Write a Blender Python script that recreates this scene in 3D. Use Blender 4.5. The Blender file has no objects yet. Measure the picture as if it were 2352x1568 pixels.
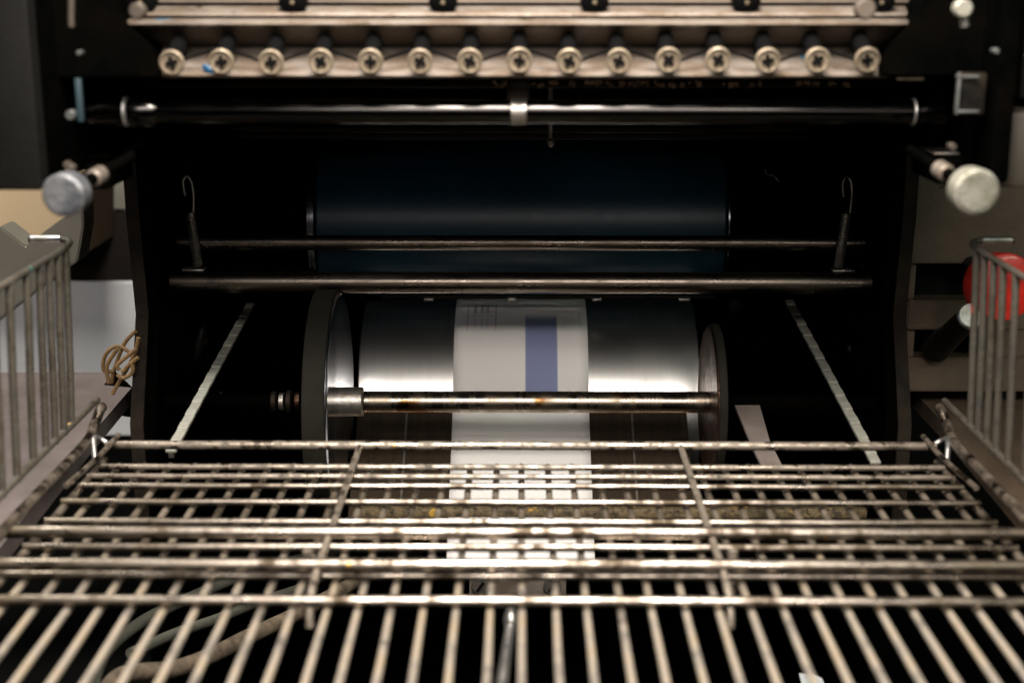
import bpy, bmesh, math, random
from mathutils import Vector, Matrix, Euler
random.seed(7)
S = bpy.context.scene
COL = S.collection
# ------------------------------------------------------------------ camera
CAM_H = 0.276
PITCH = math.atan(831/3266.7)
YAW = math.radians(0.344)
cd = bpy.data.cameras.new('camera'); cam = bpy.data.objects.new('camera', cd); COL.objects.link(cam)
cam.location = (0, 0, CAM_H); cam.rotation_euler = (math.radians(90)-PITCH, 0, YAW)
cd.lens = 50; cd.sensor_width = 36; cd.clip_start = 0.01; cd.clip_end = 100
cd.dof.use_dof = True; cd.dof.focus_distance = 1.02; cd.dof.aperture_fstop = 6.5
S.camera = cam
ROT = Euler((math.radians(90)-PITCH, 0, YAW)).to_matrix()
F = 3266.7
def ray(u, v): return ROT @ Vector(((u-1176)/F, -(v-784)/F, -1.0))
def P(u, v, Y):                     # point seen at (u,v) whose world Y is given
    d = ray(u, v); return Vector((0, 0, CAM_H)) + d*(Y/d.y)
def Z(u, v, z):                     # point seen at (u,v) whose world height is given
    d = ray(u, v); return Vector((0, 0, CAM_H)) + d*((z-CAM_H)/d.z)
# ------------------------------------------------------------------ world
w = bpy.data.worlds.new("World"); S.world = w; w.use_nodes = True
w.node_tree.nodes['Background'].inputs[0].default_value = (0.75, 0.85, 1.0, 1)
w.node_tree.nodes['Background'].inputs[1].default_value = 0.004
S.view_settings.view_transform = 'Standard'; S.view_settings.look = 'None'
S.view_settings.exposure = -0.2; S.view_settings.gamma = 1
# ------------------------------------------------------------------ lamps
def lamp(name, loc, target, power, color, sx, sy):
    l = bpy.data.lights.new(name, 'AREA'); l.shape = 'RECTANGLE'; l.size = sx; l.size_y = sy
    l.energy = power; l.color = color
    o = bpy.data.objects.new(name, l); COL.objects.link(o); o.location = loc
    o.rotation_euler = (Vector(target)-Vector(loc)).to_track_quat('-Z', 'Y').to_euler()
    return o
lamp('warm_ceiling_lamp', (0.0, 0.39, 0.70), (0, 0.64, 0.0), 25.0, (1.0, 0.91, 0.83), 0.20, 0.34)
lamp('warm_shop_lamp', (0.05, -0.60, 0.95), (0, 1.0, 0.0), 20.0, (1.0, 0.91, 0.84), 0.7, 0.22)
lamp('green_white_lamp', (1.5, -0.45, 1.15), (0, 0.95, 0.0), 9.0, (0.80, 1.0, 0.80), 0.8, 0.25)
lamp('cool_window', (-1.6, -0.4, 1.0), (0, 0.95, 0.0), 4.0, (0.76, 0.84, 1.0), 0.6, 0.4)
lamp('far_room_lamp', (0.3, -2.2, 0.90), (0, 1.0, 0.1), 7.0, (1.0, 0.88, 0.82), 1.6, 0.25)
lamp('back_room_lamp', (-0.75, 1.0, 1.1), (-0.55, 1.5, -0.1), 28, (1.0, 0.95, 0.88), 0.4, 0.4)

# ------------------------------------------------------------------ materials
def mat(name, base, rough=0.4, metal=0.0, dirt=None, amt=0.5, scale=60, bump=0.0, bscale=400,
        stretch=(1, 1, 1), rough2=None, spots=None, metal2=None, sharp=0.12, coat=0.0, spec=0.5, tone_falloff=None):
    m = bpy.data.materials.new(name); m.use_nodes = True
    nt = m.node_tree; N = nt.nodes; L = nt.links; b = N['Principled BSDF']
    b.inputs['Base Color'].default_value = (*base, 1); b.inputs['Roughness'].default_value = rough
    b.inputs['Metallic'].default_value = metal
    b.inputs['Specular IOR Level'].default_value = spec
    if coat: b.inputs['Coat Weight'].default_value = coat; b.inputs['Coat Roughness'].default_value = 0.1
    geo = N.new('ShaderNodeNewGeometry'); mp = N.new('ShaderNodeMapping')
    mp.inputs['Scale'].default_value = stretch; L.new(geo.outputs['Position'], mp.inputs['Vector'])
    col = None
    if dirt is not None:
        n = N.new('ShaderNodeTexNoise'); n.inputs['Scale'].default_value = scale
        n.inputs['Detail'].default_value = 6; n.inputs['Roughness'].default_value = 0.65
        L.new(mp.outputs[0], n.inputs['Vector'])
        r = N.new('ShaderNodeMapRange'); r.inputs['From Min'].default_value = 0.62-0.30*amt-sharp
        r.inputs['From Max'].default_value = 0.62-0.30*amt+sharp
        r.inputs['To Min'].default_value = 1; r.inputs['To Max'].default_value = 0
        L.new(n.outputs['Fac'], r.inputs['Value'])
        mx = N.new('ShaderNodeMix'); mx.data_type = 'RGBA'
        mx.inputs[6].default_value = (*base, 1); mx.inputs[7].default_value = (*dirt, 1)
        inv = r.outputs['Result']
        L.new(inv, mx.inputs[0]); col = mx.outputs[2]
        if rough2 is not None:
            q = N.new('ShaderNodeMapRange'); q.inputs['To Min'].default_value = rough; q.inputs['To Max'].default_value = rough2
            L.new(inv, q.inputs['Value']); L.new(q.outputs['Result'], b.inputs['Roughness'])
        if metal2 is not None:
            q = N.new('ShaderNodeMapRange'); q.inputs['To Min'].default_value = metal; q.inputs['To Max'].default_value = metal2
            L.new(inv, q.inputs['Value']); L.new(q.outputs['Result'], b.inputs['Metallic'])
    if spots:
        for i, (c, sc, th) in enumerate(spots):
            n = N.new('ShaderNodeTexNoise'); n.inputs['Scale'].default_value = sc; n.inputs['Detail'].default_value = 2
            off = N.new('ShaderNodeMapping'); off.inputs['Location'].default_value = (3.1*i+1.7, 5.3*i, 2.2)
            L.new(geo.outputs['Position'], off.inputs['Vector']); L.new(off.outputs[0], n.inputs['Vector'])
            r = N.new('ShaderNodeMapRange'); r.inputs['From Min'].default_value = th; r.inputs['From Max'].default_value = th+0.03
            L.new(n.outputs['Fac'], r.inputs['Value'])
            mx = N.new('ShaderNodeMix'); mx.data_type = 'RGBA'
            if col: L.new(col, mx.inputs[6])
            else: mx.inputs[6].default_value = (*base, 1)
            mx.inputs[7].default_value = (*c, 1)
            L.new(r.outputs['Result'], mx.inputs[0]); col = mx.outputs[2]
    if tone_falloff:  # darkens the base colour along one axis, with a noisy border
        gc, y0, y1, axis = tone_falloff
        sx = N.new('ShaderNodeSeparateXYZ'); L.new(geo.outputs['Position'], sx.inputs[0])
        n = N.new('ShaderNodeTexNoise'); n.inputs['Scale'].default_value = 38; n.inputs['Detail'].default_value = 5; L.new(geo.outputs['Position'], n.inputs['Vector'])
        ad = N.new('ShaderNodeMath'); ad.operation = 'MULTIPLY_ADD'; ad.inputs[1].default_value = .22; L.new(n.outputs['Fac'], ad.inputs[0]); 
        ab = N.new('ShaderNodeMath'); ab.operation = 'ABSOLUTE'; L.new(sx.outputs[axis], ab.inputs[0]); L.new(ab.outputs[0], ad.inputs[2])
        r = N.new('ShaderNodeMapRange'); r.inputs['From Min'].default_value = y0+.11; r.inputs['From Max'].default_value = y1+.11
        L.new(ad.outputs[0], r.inputs['Value'])
        mx = N.new('ShaderNodeMix'); mx.data_type = 'RGBA'; L.new(r.outputs['Result'], mx.inputs[0]); L.new(col, mx.inputs[6]); mx.inputs[7].default_value = (*gc, 1); col = mx.outputs[2]
    if col: L.new(col, b.inputs['Base Color'])
    if bump:
        n = N.new('ShaderNodeTexNoise'); n.inputs['Scale'].default_value = bscale; n.inputs['Detail'].default_value = 4
        L.new(mp.outputs[0], n.inputs['Vector'])
        bp = N.new('ShaderNodeBump'); bp.inputs['Strength'].default_value = bump; bp.inputs['Distance'].default_value = 0.001
        L.new(n.outputs['Fac'], bp.inputs['Height']); L.new(bp.outputs[0], b.inputs['Normal'])
    return m
INK = [((0.55, 0.32, 0.05), 70, 0.755), ((0.10, 0.20, 0.32), 85, 0.78), ((0.40, 0.06, 0.04), 90, 0.775), ((0.04, 0.14, 0.10), 80, 0.77)]
M_wire = mat('worn_nickel_wire', (0.55, 0.49, 0.42), 0.22, 1.0, (0.05, 0.038, 0.026), 0.38, 46, 0.10, 300, rough2=0.5, spots=INK, tone_falloff=((.10, .083, .06), .12, .27, 0))  # outer ends painted darker, as lamp light fades toward the tray sides
M_wirelong = mat('dull_nickel_wire', (0.33, 0.30, 0.26), 0.36, 0.85, (0.18, 0.145, 0.10), 0.30, 40, 0.12, 300, rough2=0.7, metal2=0.1, spots=INK, tone_falloff=((.10, .082, .06), .60, .70, 1))  # colour gets darker toward the far end of the wires
M_guard = mat('sooty_wire', (0.115, 0.10, 0.078), 0.33, 0.7, (0.03, 0.026, 0.02), 0.45, 75, 0.3, 260, rough2=0.8, metal2=0.0, spots=INK)
M_wiredirty = mat('grimy_wire', (0.36, 0.31, 0.25), 0.26, 0.95, (0.04, 0.032, 0.022), 0.50, 90, 0.35, 260, rough2=0.8, metal2=0.0, spots=INK, tone_falloff=((.075, .06, .045), .12, .27, 0))  # dimming light toward both sides is put into the colour, besides the dirt
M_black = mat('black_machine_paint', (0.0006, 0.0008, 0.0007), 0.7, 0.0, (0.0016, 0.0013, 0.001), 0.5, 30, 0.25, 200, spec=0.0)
M_blackgloss = mat('oily_black_steel', (0.010, 0.010, 0.010), 0.30, 0.6, (0.02, 0.015, 0.010), 0.4, 60, 0.3, 250, rough2=0.6, spec=0.12)
M_grey = mat('dark_grey_panel', (0.004, 0.0038, 0.0032), 0.6, 0.0, (0.0025, 0.0023, 0.002), 0.5, 20, 0.2, spec=.15)
M_shaft = mat('dark_polished_shaft', (0.028, 0.027, 0.026), 0.12, 1.0, (0.020, 0.019, 0.018), 0.4, 12, 0.0, 300, rough2=0.18)
M_tie = mat('stained_tie_rod', (0.18, 0.155, 0.13), 0.25, 1.0, (0.12, 0.10, 0.08), 0.45, 60, 0.08, 500, rough2=0.38, stretch=(.5,1,1))
M_rust = mat('rust_streaked_steel', (0.28, 0.245, 0.205), 0.20, 1.0, (0.18, 0.145, 0.105), 0.45, 22, 0.12, 240, stretch=(3, 0.3, 0.3), rough2=0.45, spots=[((0.14, 0.075, 0.03), 22, 0.62)])
M_chrome = mat('brushed_chrome', (0.62, 0.62, 0.60), 0.33, 1.0, (0.50, 0.49, 0.47), 0.5, 7, 0.0, 60, stretch=(4, 0.2, 0.2), rough2=0.38)
M_steel = mat('dull_steel', (0.40, 0.38, 0.35), 0.34, 0.95, (0.18, 0.15, 0.12), 0.45, 70, 0.3, 300, rough2=0.6)
M_bright = mat('bright_steel', (0.70, 0.70, 0.69), 0.25, 0.95, (0.35, 0.33, 0.30), 0.35, 80, 0.2, 300, rough2=0.5)
M_knob = mat('cast_aluminium_knob', (0.20, 0.205, 0.21), 0.42, 0.6, (0.06, 0.065, 0.075), 0.40, 95, 0.4, 500, rough2=0.6)
M_knobr = mat('pale_aluminium_knob', (0.32, 0.31, 0.265), 0.42, 0.55, (0.14, 0.14, 0.10), 0.36, 90, 0.4, 500, rough2=0.6)
M_blue = mat('blue_rubber_blanket', (0.010, 0.050, 0.088), 0.30, 0.0, (0.010, 0.058, 0.085), 0.5, 20, 0.05, 300, rough2=0.38, stretch=(6, .5, .5), spec=0.45)
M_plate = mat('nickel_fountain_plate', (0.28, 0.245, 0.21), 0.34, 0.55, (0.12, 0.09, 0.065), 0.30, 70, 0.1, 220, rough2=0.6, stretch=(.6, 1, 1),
              spots=[((0.02, 0.20, 0.36), 42, 0.74), ((0.07, 0.05, 0.03), 48, 0.665), ((0.05, 0.22, 0.12), 36, 0.77)], tone_falloff=((.035, .028, .02), .16, .26, 0))  # end shading from the lamps painted into the colour, besides the smudges
M_platedk = mat('brown_stained_steel', (0.10, 0.078, 0.06), 0.5, 0.4, (0.06, 0.047, 0.035), 0.45, 35, 0.2, 220, rough2=0.7, stretch=(0.4, 1, 1), tone_falloff=((.025, .02, .015), .15, .25, 0))  # both ends painted darker where the lamp light drops away
M_brass = mat('pale_brass_screw', (0.25, 0.205, 0.145), 0.40, 0.5, (0.14, 0.11, 0.075), 0.36, 110, 0.3, 400, rough2=0.6, spots=[((0.04, 0.03, 0.02), 150, 0.70)])
M_slot = mat('black_grease', (0.003, 0.003, 0.003), 0.8, spec=0.02)
M_copper = mat('brushed_copper_face', (0.13, 0.075, 0.05), 0.30, 1.0, (0.05, 0.028, 0.018), 0.5, 40, 0.5, 200, stretch=(6, 1, 1), rough2=0.5)
M_band = mat('taupe_wheel_tread', (0.014, 0.013, 0.010), 0.6, 0.0, (0.010, 0.009, 0.007), 0.5, 40, 0.15, spec=0.04)
M_ring = mat('dark_chrome_ring', (0.45, 0.47, 0.52), 0.16, 1.0)
M_edge = mat('dim_worn_edge', (.09, .095, .09), .5, .5, (.04, .04, .04), .5, 90)
M_belt = mat('taupe_belt', (0.15, 0.125, 0.11), 0.6, 0.1, (0.11, 0.09, 0.08), 0.5, 40, 0.15)
M_ramp = mat('brown_oily_chute', (0.13, 0.095, 0.065), 0.30, 0.8, (0.06, 0.045, 0.03), 0.5, 16, 0.2, 120, stretch=(10, 1, 1), rough2=0.45)
M_chain = mat('pale_nickel_chain', (0.32, 0.32, 0.275), 0.45, 0.35, (0.22, 0.215, 0.18), 0.4, 120, 0.2, rough2=0.6)
M_taupe = mat('taupe_enamel', (0.13, 0.107, 0.10), 0.55, 0.0, (0.10, 0.08, 0.073), 0.4, 25, 0.15, 300)
M_enamel = mat('brown_grey_enamel', (0.095, 0.066, 0.042), 0.5, 0.0, (0.06, 0.042, 0.027), 0.42, 18, 0.3, 300, rough2=0.65, spots=[((0.03, 0.022, 0.015), 90, 0.70)])
M_red = mat('red_plastic', (0.80, 0.03, 0.015), 0.4, 0.0, (0.5, 0.015, 0.01), 0.35, 60, 0.15, coat=0.3)
M_cord = mat('brown_leather_cord', (0.20, 0.115, 0.04), 0.6, 0.0, (0.14, 0.08, 0.03), 0.45, 150, 0.8, 500)
M_hose = mat('dirty_hose', (0.13, 0.10, 0.068), 0.6, 0.0, (0.05, 0.038, 0.026), 0.45, 90, 1.0, 220)
M_hoseg = mat('greenish_hose', (0.065, 0.066, 0.05), 0.6, 0.0, (0.05, 0.05, 0.04), 0.45, 90, 0.6, 220)
M_crust = mat('golden_ink_crust', (0.15, 0.11, 0.055), 0.6, 0.0, (0.035, 0.028, 0.018), 0.5, 170, 1.0, 300, spots=[((0.40, 0.24, 0.04), 70, 0.66)])
M_whitep = mat('pale_grey_sheet', (0.70, 0.70, 0.69), 0.8, 0.0, (0.62, 0.62, 0.615), 0.5, 6)
M_beige = mat('beige_card', (0.46, 0.34, 0.20), 0.7)
M_olive = mat('olive_grey_metal', (0.19, 0.175, 0.14), 0.6, 0, (0.15, 0.14, 0.11), 0.5, 8)
M_brownbg = mat('dark_brown_board', (0.06, 0.045, 0.035), 0.7)
M_dark = mat('dark_room_paint', (0.003, 0.003, 0.0028), 0.8, spec=.1)
M_scrap = mat('torn_grey_paper', (0.42, 0.46, 0.46), 0.8)

def paper_mat():
    m = bpy.data.materials.new('printed_envelope_paper'); m.use_nodes = True
    nt = m.node_tree; N = nt.nodes; L = nt.links; b = N['Principled BSDF']
    b.inputs['Roughness'].default_value = 0.75
    uv = N.new('ShaderNodeUVMap'); uv.uv_map = 'UVMap'
    sp = N.new('ShaderNodeSeparateXYZ'); L.new(uv.outputs[0], sp.inputs[0])
    def band(sock, a, c, soft):
        r1 = N.new('ShaderNodeMapRange'); r1.inputs['From Min'].default_value = a-soft; r1.inputs['From Max'].default_value = a+soft
        r2 = N.new('ShaderNodeMapRange'); r2.inputs['From Min'].default_value = c-soft; r2.inputs['From Max'].default_value = c+soft
        r2.inputs['To Min'].default_value = 1; r2.inputs['To Max'].default_value = 0
        L.new(sock, r1.inputs['Value']); L.new(sock, r2.inputs['Value'])
        mu = N.new('ShaderNodeMath'); mu.operation = 'MULTIPLY'; L.new(r1.outputs[0], mu.inputs[0]); L.new(r2.outputs[0], mu.inputs[1]); return mu.outputs[0]
    def mul(a, c):
        mu = N.new('ShaderNodeMath'); mu.operation = 'MULTIPLY'
        for i, s in enumerate((a, c)):
            if isinstance(s, float): mu.inputs[i].default_value = s
            else: L.new(s, mu.inputs[i])
        return mu.outputs[0]
    U, V = sp.outputs[0], sp.outputs[1]      # U: metres from centre, V: metres down from the top edge
    stripe = mul(band(U, 0.0035, 0.0285, 0.0006), band(V, 0.0105, 0.090, 0.005))
    text = None
    noise = N.new('ShaderNodeTexNoise'); noise.inputs['Scale'].default_value = 1.0; noise.inputs['Detail'].default_value = 1
    mp = N.new('ShaderNodeMapping'); mp.inputs['Scale'].default_value = (900, 1500, 1); L.new(uv.outputs[0], mp.inputs[0]); L.new(mp.outputs[0], noise.inputs['Vector'])
    th = N.new('ShaderNodeMath'); th.operation = 'GREATER_THAN'; th.inputs[1].default_value = 0.48; L.new(noise.outputs['Fac'], th.inputs[0])
    marks = []
    for c in (-0.0365, -0.0310, -0.0268): marks.append(mul(mul(band(U, c-0.0014, c+0.0014, 0.0003), band(V, -0.009, 0.006, 0.0008)), mul(th.outputs[0], 0.85)))
    for c in (-0.0425, -0.0200): marks.append(mul(mul(band(U, c-0.00028, c+0.00028, 0.0001), band(V, -0.010, 0.026, 0.004)), 0.8))
    marks.append(mul(mul(band(U, -0.0425, -0.0200, 0.0002), band(V, 0.0088, 0.0096, 0.0002)), 0.45))
    for c in (-0.0365, -0.0310, -0.0268): marks.append(mul(mul(band(U, c-0.0010, c+0.0010, 0.0005), band(V, 0.011, 0.024, 0.004)), 0.22))
    acc = marks[0]
    for q in marks[1:]:
        a = N.new('ShaderNodeMath'); a.operation = 'MAXIMUM'; L.new(acc, a.inputs[0]); L.new(q, a.inputs[1]); acc = a.outputs[0]
    m1 = N.new('ShaderNodeMix'); m1.data_type = 'RGBA'; m1.inputs[6].default_value = (0.78, 0.76, 0.73, 1); m1.inputs[7].default_value = (0.22, 0.25, 0.42, 1)
    L.new(stripe, m1.inputs[0])
    m2 = N.new('ShaderNodeMix'); m2.data_type = 'RGBA'; L.new(m1.outputs[2], m2.inputs[6]); m2.inputs[7].default_value = (0.10, 0.10, 0.11, 1)
    L.new(acc, m2.inputs[0]); L.new(m2.outputs[2], b.inputs['Base Color'])
    return m
M_paper = paper_mat()

# ------------------------------------------------------------------ helpers
def T(name, loc, label, cat, group=None, kind=None):
    o = bpy.data.objects.new(name, None); COL.objects.link(o); o.location = loc; o.empty_display_size = 0.02
    o['label'] = label; o['category'] = cat
    if group: o['group'] = group
    if kind: o['kind'] = kind
    return o
def base(o):
    v = Vector((0, 0, 0))
    while o: v += o.location; o = o.parent
    return v
def link(name, me, parent=None, loc=None, label=None):
    o = bpy.data.objects.new(name, me); COL.objects.link(o)
    wl = Vector(loc) if loc is not None else Vector((0, 0, 0))
    if parent: o.parent = parent; o.location = wl-base(parent)
    else: o.location = wl
    if label: o['label'] = label
    return o
def done(bm, name, material, parent=None, loc=None, smooth=None, label=None):
    bmesh.ops.recalc_face_normals(bm, faces=bm.faces)
    me = bpy.data.meshes.new(name)
    if loc is None and parent is not None or loc is None:
        c = Vector((0, 0, 0)); n = len(bm.verts)
        for v in bm.verts: c += v.co
        c /= max(n, 1); bmesh.ops.translate(bm, verts=bm.verts, vec=-c); loc = c
    bm.to_mesh(me); bm.free(); me.materials.append(material)
    if smooth is not False:
        ang = math.radians(38 if smooth is None else smooth)
        for p in me.polygons: p.use_smooth = True
        try: me.set_sharp_from_angle(angle=ang)
        except Exception: pass
    return link(name, me, parent, loc, label)
def add_tube(bm, pts, r, n=12, caps=True):
    pts = [Vector(p) for p in pts]; rs = r if isinstance(r, (list, tuple)) else [r]*len(pts)
    prev = None; rings = []
    for i, p in enumerate(pts):
        t = (pts[min(i+1, len(pts)-1)]-pts[max(i-1, 0)]).normalized()
        if prev is None:
            a = Vector((0, 0, 1)) if abs(t.z) < 0.9 else Vector((1, 0, 0))
            s = t.cross(a).normalized()
        else: s = (prev-t*prev.dot(t)).normalized()
        prev = s; q = t.cross(s)
        rings.append([bm.verts.new(p+(s*math.cos(2*math.pi*k/n)+q*math.sin(2*math.pi*k/n))*rs[i]) for k in range(n)])
    for a, c in zip(rings, rings[1:]):
        for k in range(n): bm.faces.new((a[k], a[(k+1) % n], c[(k+1) % n], c[k]))
    if caps: bm.faces.new(rings[0]); bm.faces.new(rings[-1])
def tube(name, pts, r, m, parent=None, n=14, label=None, loc=None):
    bm = bmesh.new(); add_tube(bm, pts, r, n); return done(bm, name, m, parent, loc, label=label)
def smoothpts(pts, k=6):
    pts = [Vector(p) for p in pts]; out = []
    for i in range(len(pts)-1):
        p0 = pts[max(i-1, 0)]; p1 = pts[i]; p2 = pts[i+1]; p3 = pts[min(i+2, len(pts)-1)]
        for j in range(k):
            t = j/k; out.append(0.5*((2*p1)+(-p0+p2)*t+(2*p0-5*p1+4*p2-p3)*t*t+(-p0+3*p1-3*p2+p3)*t**3))
    out.append(pts[-1]); return out
def add_box(bm, c, s, rot=None, bev=0.0):
    r = bmesh.ops.create_cube(bm, size=1.0); vs = r['verts']
    bmesh.ops.scale(bm, vec=s, verts=vs)
    if bev:
        es = list({e for v in vs for e in v.link_edges}); r2 = bmesh.ops.bevel(bm, geom=es, offset=bev, segments=2, affect='EDGES', profile=0.5)
        vs = list({v for f in r2['faces'] for v in f.verts} | {v for v in vs if v.is_valid})
    if rot is not None: bmesh.ops.rotate(bm, cent=(0, 0, 0), matrix=rot, verts=vs)
    bmesh.ops.translate(bm, vec=c, verts=vs)
def box(name, c, s, m, parent=None, bev=0.001, rot=None, label=None):
    bm = bmesh.new(); add_box(bm, (0, 0, 0), s, rot, bev); return done(bm, name, m, parent, loc=c, label=label, smooth=30)
def add_prism(bm, prof, x0, x1, nx=1):           # profile of (Y,z) pairs extruded along X
    xs = [x0+(x1-x0)*i/nx for i in range(nx+1)]
    rings = [[bm.verts.new((x, p[0], p[1])) for p in prof] for x in xs]
    n = len(prof)
    for a, c in zip(rings, rings[1:]):
        for k in range(n): bm.faces.new((a[k], a[(k+1) % n], c[(k+1) % n], c[k]))
    bm.faces.new(rings[0]); bm.faces.new(rings[-1])
def prism(name, prof, x0, x1, m, parent=None, label=None, bev=0, smooth=None):
    bm = bmesh.new(); add_prism(bm, prof, x0, x1)
    if bev: bmesh.ops.bevel(bm, geom=list(bm.edges), offset=bev, segments=2, affect='EDGES')
    return done(bm, name, m, parent, label=label, smooth=smooth)
def plate(name, poly, y, th, m, parent=None, label=None, holes=()):   # polygon of (x,z) facing the camera, thickness along +Y
    bm = bmesh.new(); vs = [bm.verts.new((p[0], y, p[1])) for p in poly]
    f = bm.faces.new(vs); r = bmesh.ops.extrude_face_region(bm, geom=[f])
    bmesh.ops.translate(bm, vec=(0, th, 0), verts=[v for v in r['geom'] if isinstance(v, bmesh.types.BMVert)])
    bmesh.ops.bevel(bm, geom=[e for e in bm.edges], offset=min(0.0012, th/4), segments=2, affect='EDGES')
    return done(bm, name, m, parent, label=label, smooth=30)
def add_lathe(bm, prof, c, axis, n=48):          # prof: (distance along axis, radius)
    axis = Vector(axis).normalized(); a = Vector((0, 0, 1)) if abs(axis.z) < 0.9 else Vector((1, 0, 0))
    s = axis.cross(a).normalized(); q = axis.cross(s); c = Vector(c); rings = []
    for d, r in prof:
        if r <= 1e-6: rings.append([bm.verts.new(c+axis*d)])
        else: rings.append([bm.verts.new(c+axis*d+(s*math.cos(2*math.pi*k/n)+q*math.sin(2*math.pi*k/n))*r) for k in range(n)])
    for a_, b_ in zip(rings, rings[1:]):
        if len(a_) == 1 and len(b_) == 1: continue
        for k in range(n):
            if len(a_) == 1: bm.faces.new((a_[0], b_[(k+1) % n], b_[k]))
            elif len(b_) == 1: bm.faces.new((a_[k], a_[(k+1) % n], b_[0]))
            else: bm.faces.new((a_[k], a_[(k+1) % n], b_[(k+1) % n], b_[k]))
    for rg in (rings[0], rings[-1]):
        if len(rg) > 1 and (prof[0] != prof[-1]): bm.faces.new(rg)
def lathe(name, prof, c, axis, m, parent=None, n=48, label=None, smooth=35):
    bm = bmesh.new(); add_lathe(bm, prof, (0, 0, 0), axis, n); return done(bm, name, m, parent, loc=c, label=label, smooth=smooth)
def wob(p0, p1, r, amp, k=14):
    p0 = Vector(p0); p1 = Vector(p1); o = []
    for i in range(k+1):
        o.append(p0.lerp(p1, i/k)+Vector((random.uniform(-amp, amp), random.uniform(-amp, amp), random.uniform(-amp, amp))))
    return o

# ================================================================== SETTING
def struct(o, name=None): o['kind'] = 'structure'; return o
bm = bmesh.new(); add_box(bm, (0, 1.5, -0.55), (8, 6, 0.02)); struct(done(bm, 'floor', M_dark, smooth=False))
bm = bmesh.new(); add_box(bm, (0, 3.0, 1.0), (8, 0.05, 3.1)); struct(done(bm, 'wall', M_dark, smooth=False))

# ================================================================== PRESS
press = T('printing_press', (0, 1.05, -0.5), 'black offset printing press with blue blanket roller and bare steel shafts between side frames', 'printing press')
WX = 0.252
# side frames
def side(sx):
    # outline in Y,z
    f = 0.955
    prof = [(f, -0.54), (f-0.02, -0.02), (f+0.012, 0.05), (f+0.004, 0.12), (f+0.006, 0.42), (1.40, 0.42), (1.40, -0.54)]
    x0, x1 = (-WX-0.016, -WX) if sx < 0 else (WX, WX+0.016)
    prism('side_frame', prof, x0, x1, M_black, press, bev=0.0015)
side(-1); side(1)
M_edgeb = mat('brown_frame_edge', (.016, .011, .007), .6, 0, (.006, .005, .004), .5, 60, spec=.1)
for sx in (-1, 1): prism('edge_trim', [(.9535, -.02), (.9535, .04), (.9565, .05), (.9565, -.02)] if 0 else [(.930, -.10), (.931, -.02), (.9635, .05), (.9555, .12), (.9555, .20), (.9575, .20), (.9575, .12), (.9655, .05), (.934, -.02), (.934, -.10)], sx*(WX+.007), sx*(WX+.016), M_edgeb, press)
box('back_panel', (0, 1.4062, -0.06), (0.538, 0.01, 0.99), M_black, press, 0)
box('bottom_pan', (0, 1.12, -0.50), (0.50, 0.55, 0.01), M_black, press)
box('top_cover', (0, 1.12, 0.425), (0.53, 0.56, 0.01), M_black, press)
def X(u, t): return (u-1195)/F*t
box('light_blocker', (0, .84, .345), (0.505, .035, .215), M_black, press)  # unseen plate added to keep lamp light from entering above the fountain
# blanket cylinder
by = 1.17; cb = P(1195, 505, by); Rb = 0.064
cl, cr = P(722, 470, by-Rb).x, P(1672, 470, by-Rb).x
lathe('blanket_cylinder', [(0, Rb-0.0015), (0.0015, Rb), (cr-cl-0.0015, Rb), (cr-cl, Rb-0.0015)], (cl, by, cb.z), (1, 0, 0), M_blue, press, 96)
lathe('bearer_ring', [(0, Rb-0.004), (0.001, Rb+0.001), (0.0022, Rb+0.001), (0.0028, Rb-0.002), (0.0042, Rb-0.002), (0.0048, Rb+0.001), (0.006, Rb+0.001), (0.007, Rb-0.01)], (cl-0.0075, by, cb.z), (1, 0, 0), M_ring, press, 96)
lathe('bearer_ring', [(0, Rb-0.01), (0.0005, Rb+0.0006), (0.0014, Rb+0.0006), (0.002, Rb-0.01)], (cr+0.0008, by, cb.z), (1, 0, 0), M_ring, press, 96)
lathe('cylinder_end', [(0, Rb-0.006), (0.001, Rb-0.004), (0.024, Rb-0.004), (0.025, Rb-0.002), (0.027, Rb-0.004), (0.028, 0.02)], (cr+0.0032, by, cb.z), (1, 0, 0), M_black, press, 64)
lathe('cylinder_end', [(0, 0.02), (0.001, Rb-0.004), (0.055, Rb-0.004), (0.056, Rb-0.01)], (cl-0.066, by, cb.z), (1, 0, 0), M_black, press, 64)
# dark form rollers over the blanket
for v, yy, rr, mm in ((296, 1.02, 0.0032, M_blackgloss), (312, 1.03, 0.0030, M_blackgloss)):
    c = P(1195, v, yy); lathe('form_roller', [(0, rr*.6), (0.01, rr*.6), (0.011, rr), (.399, rr), (.400, rr*.6), (.41, rr*.6)], (-.205, yy, c.z), (1, 0, 0), mm, press, 32)
# tie rods
for v, yy, r in ((558, 1.03, 0.0056), (649, 1.005, 0.0078)):
    c = P(1195, v, yy)
    tube('tie_rod', wob((-WX+0.0002, yy, c.z), (WX-0.0002, yy, c.z), 0, 0), r, M_tie, press, 32)
# upper cross shaft with collars
yy = 0.752; c = P(1195, 257, yy); rs = 0.0063
sh = tube('cross_shaft', [(P(205, 257, yy).x, yy, c.z), (P(2170, 257, yy).x, yy, c.z)], rs, M_shaft, press, 40)
for u0, u1, rr, m in ((1172, 1210, 1.10, M_steel), (285, 296, 1.25, M_bright), (300, 366, 1.32, M_shaft), (225, 283, 1.15, M_shaft), (2093, 2101, 1.15, M_bright)):
    x0, x1 = P(u0, 252, yy).x, P(u1, 252, yy).x; d = x1-x0
    lathe('shaft_collar', [(0, rs*.9), (0.0006, rs*rr), (d-(0.005 if u0 == 300 else 0.0006), rs*rr), (d, rs*1.0)], (x0, yy, c.z), (1, 0, 0), m, sh, 40)
box('hanger_block', P(1190, 205, yy)+Vector((0, 0.006, 0)), (0.012, 0.008, 0.018), M_blackgloss, press, 0.001)
x0 = P(1265, 262, .80)
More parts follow.
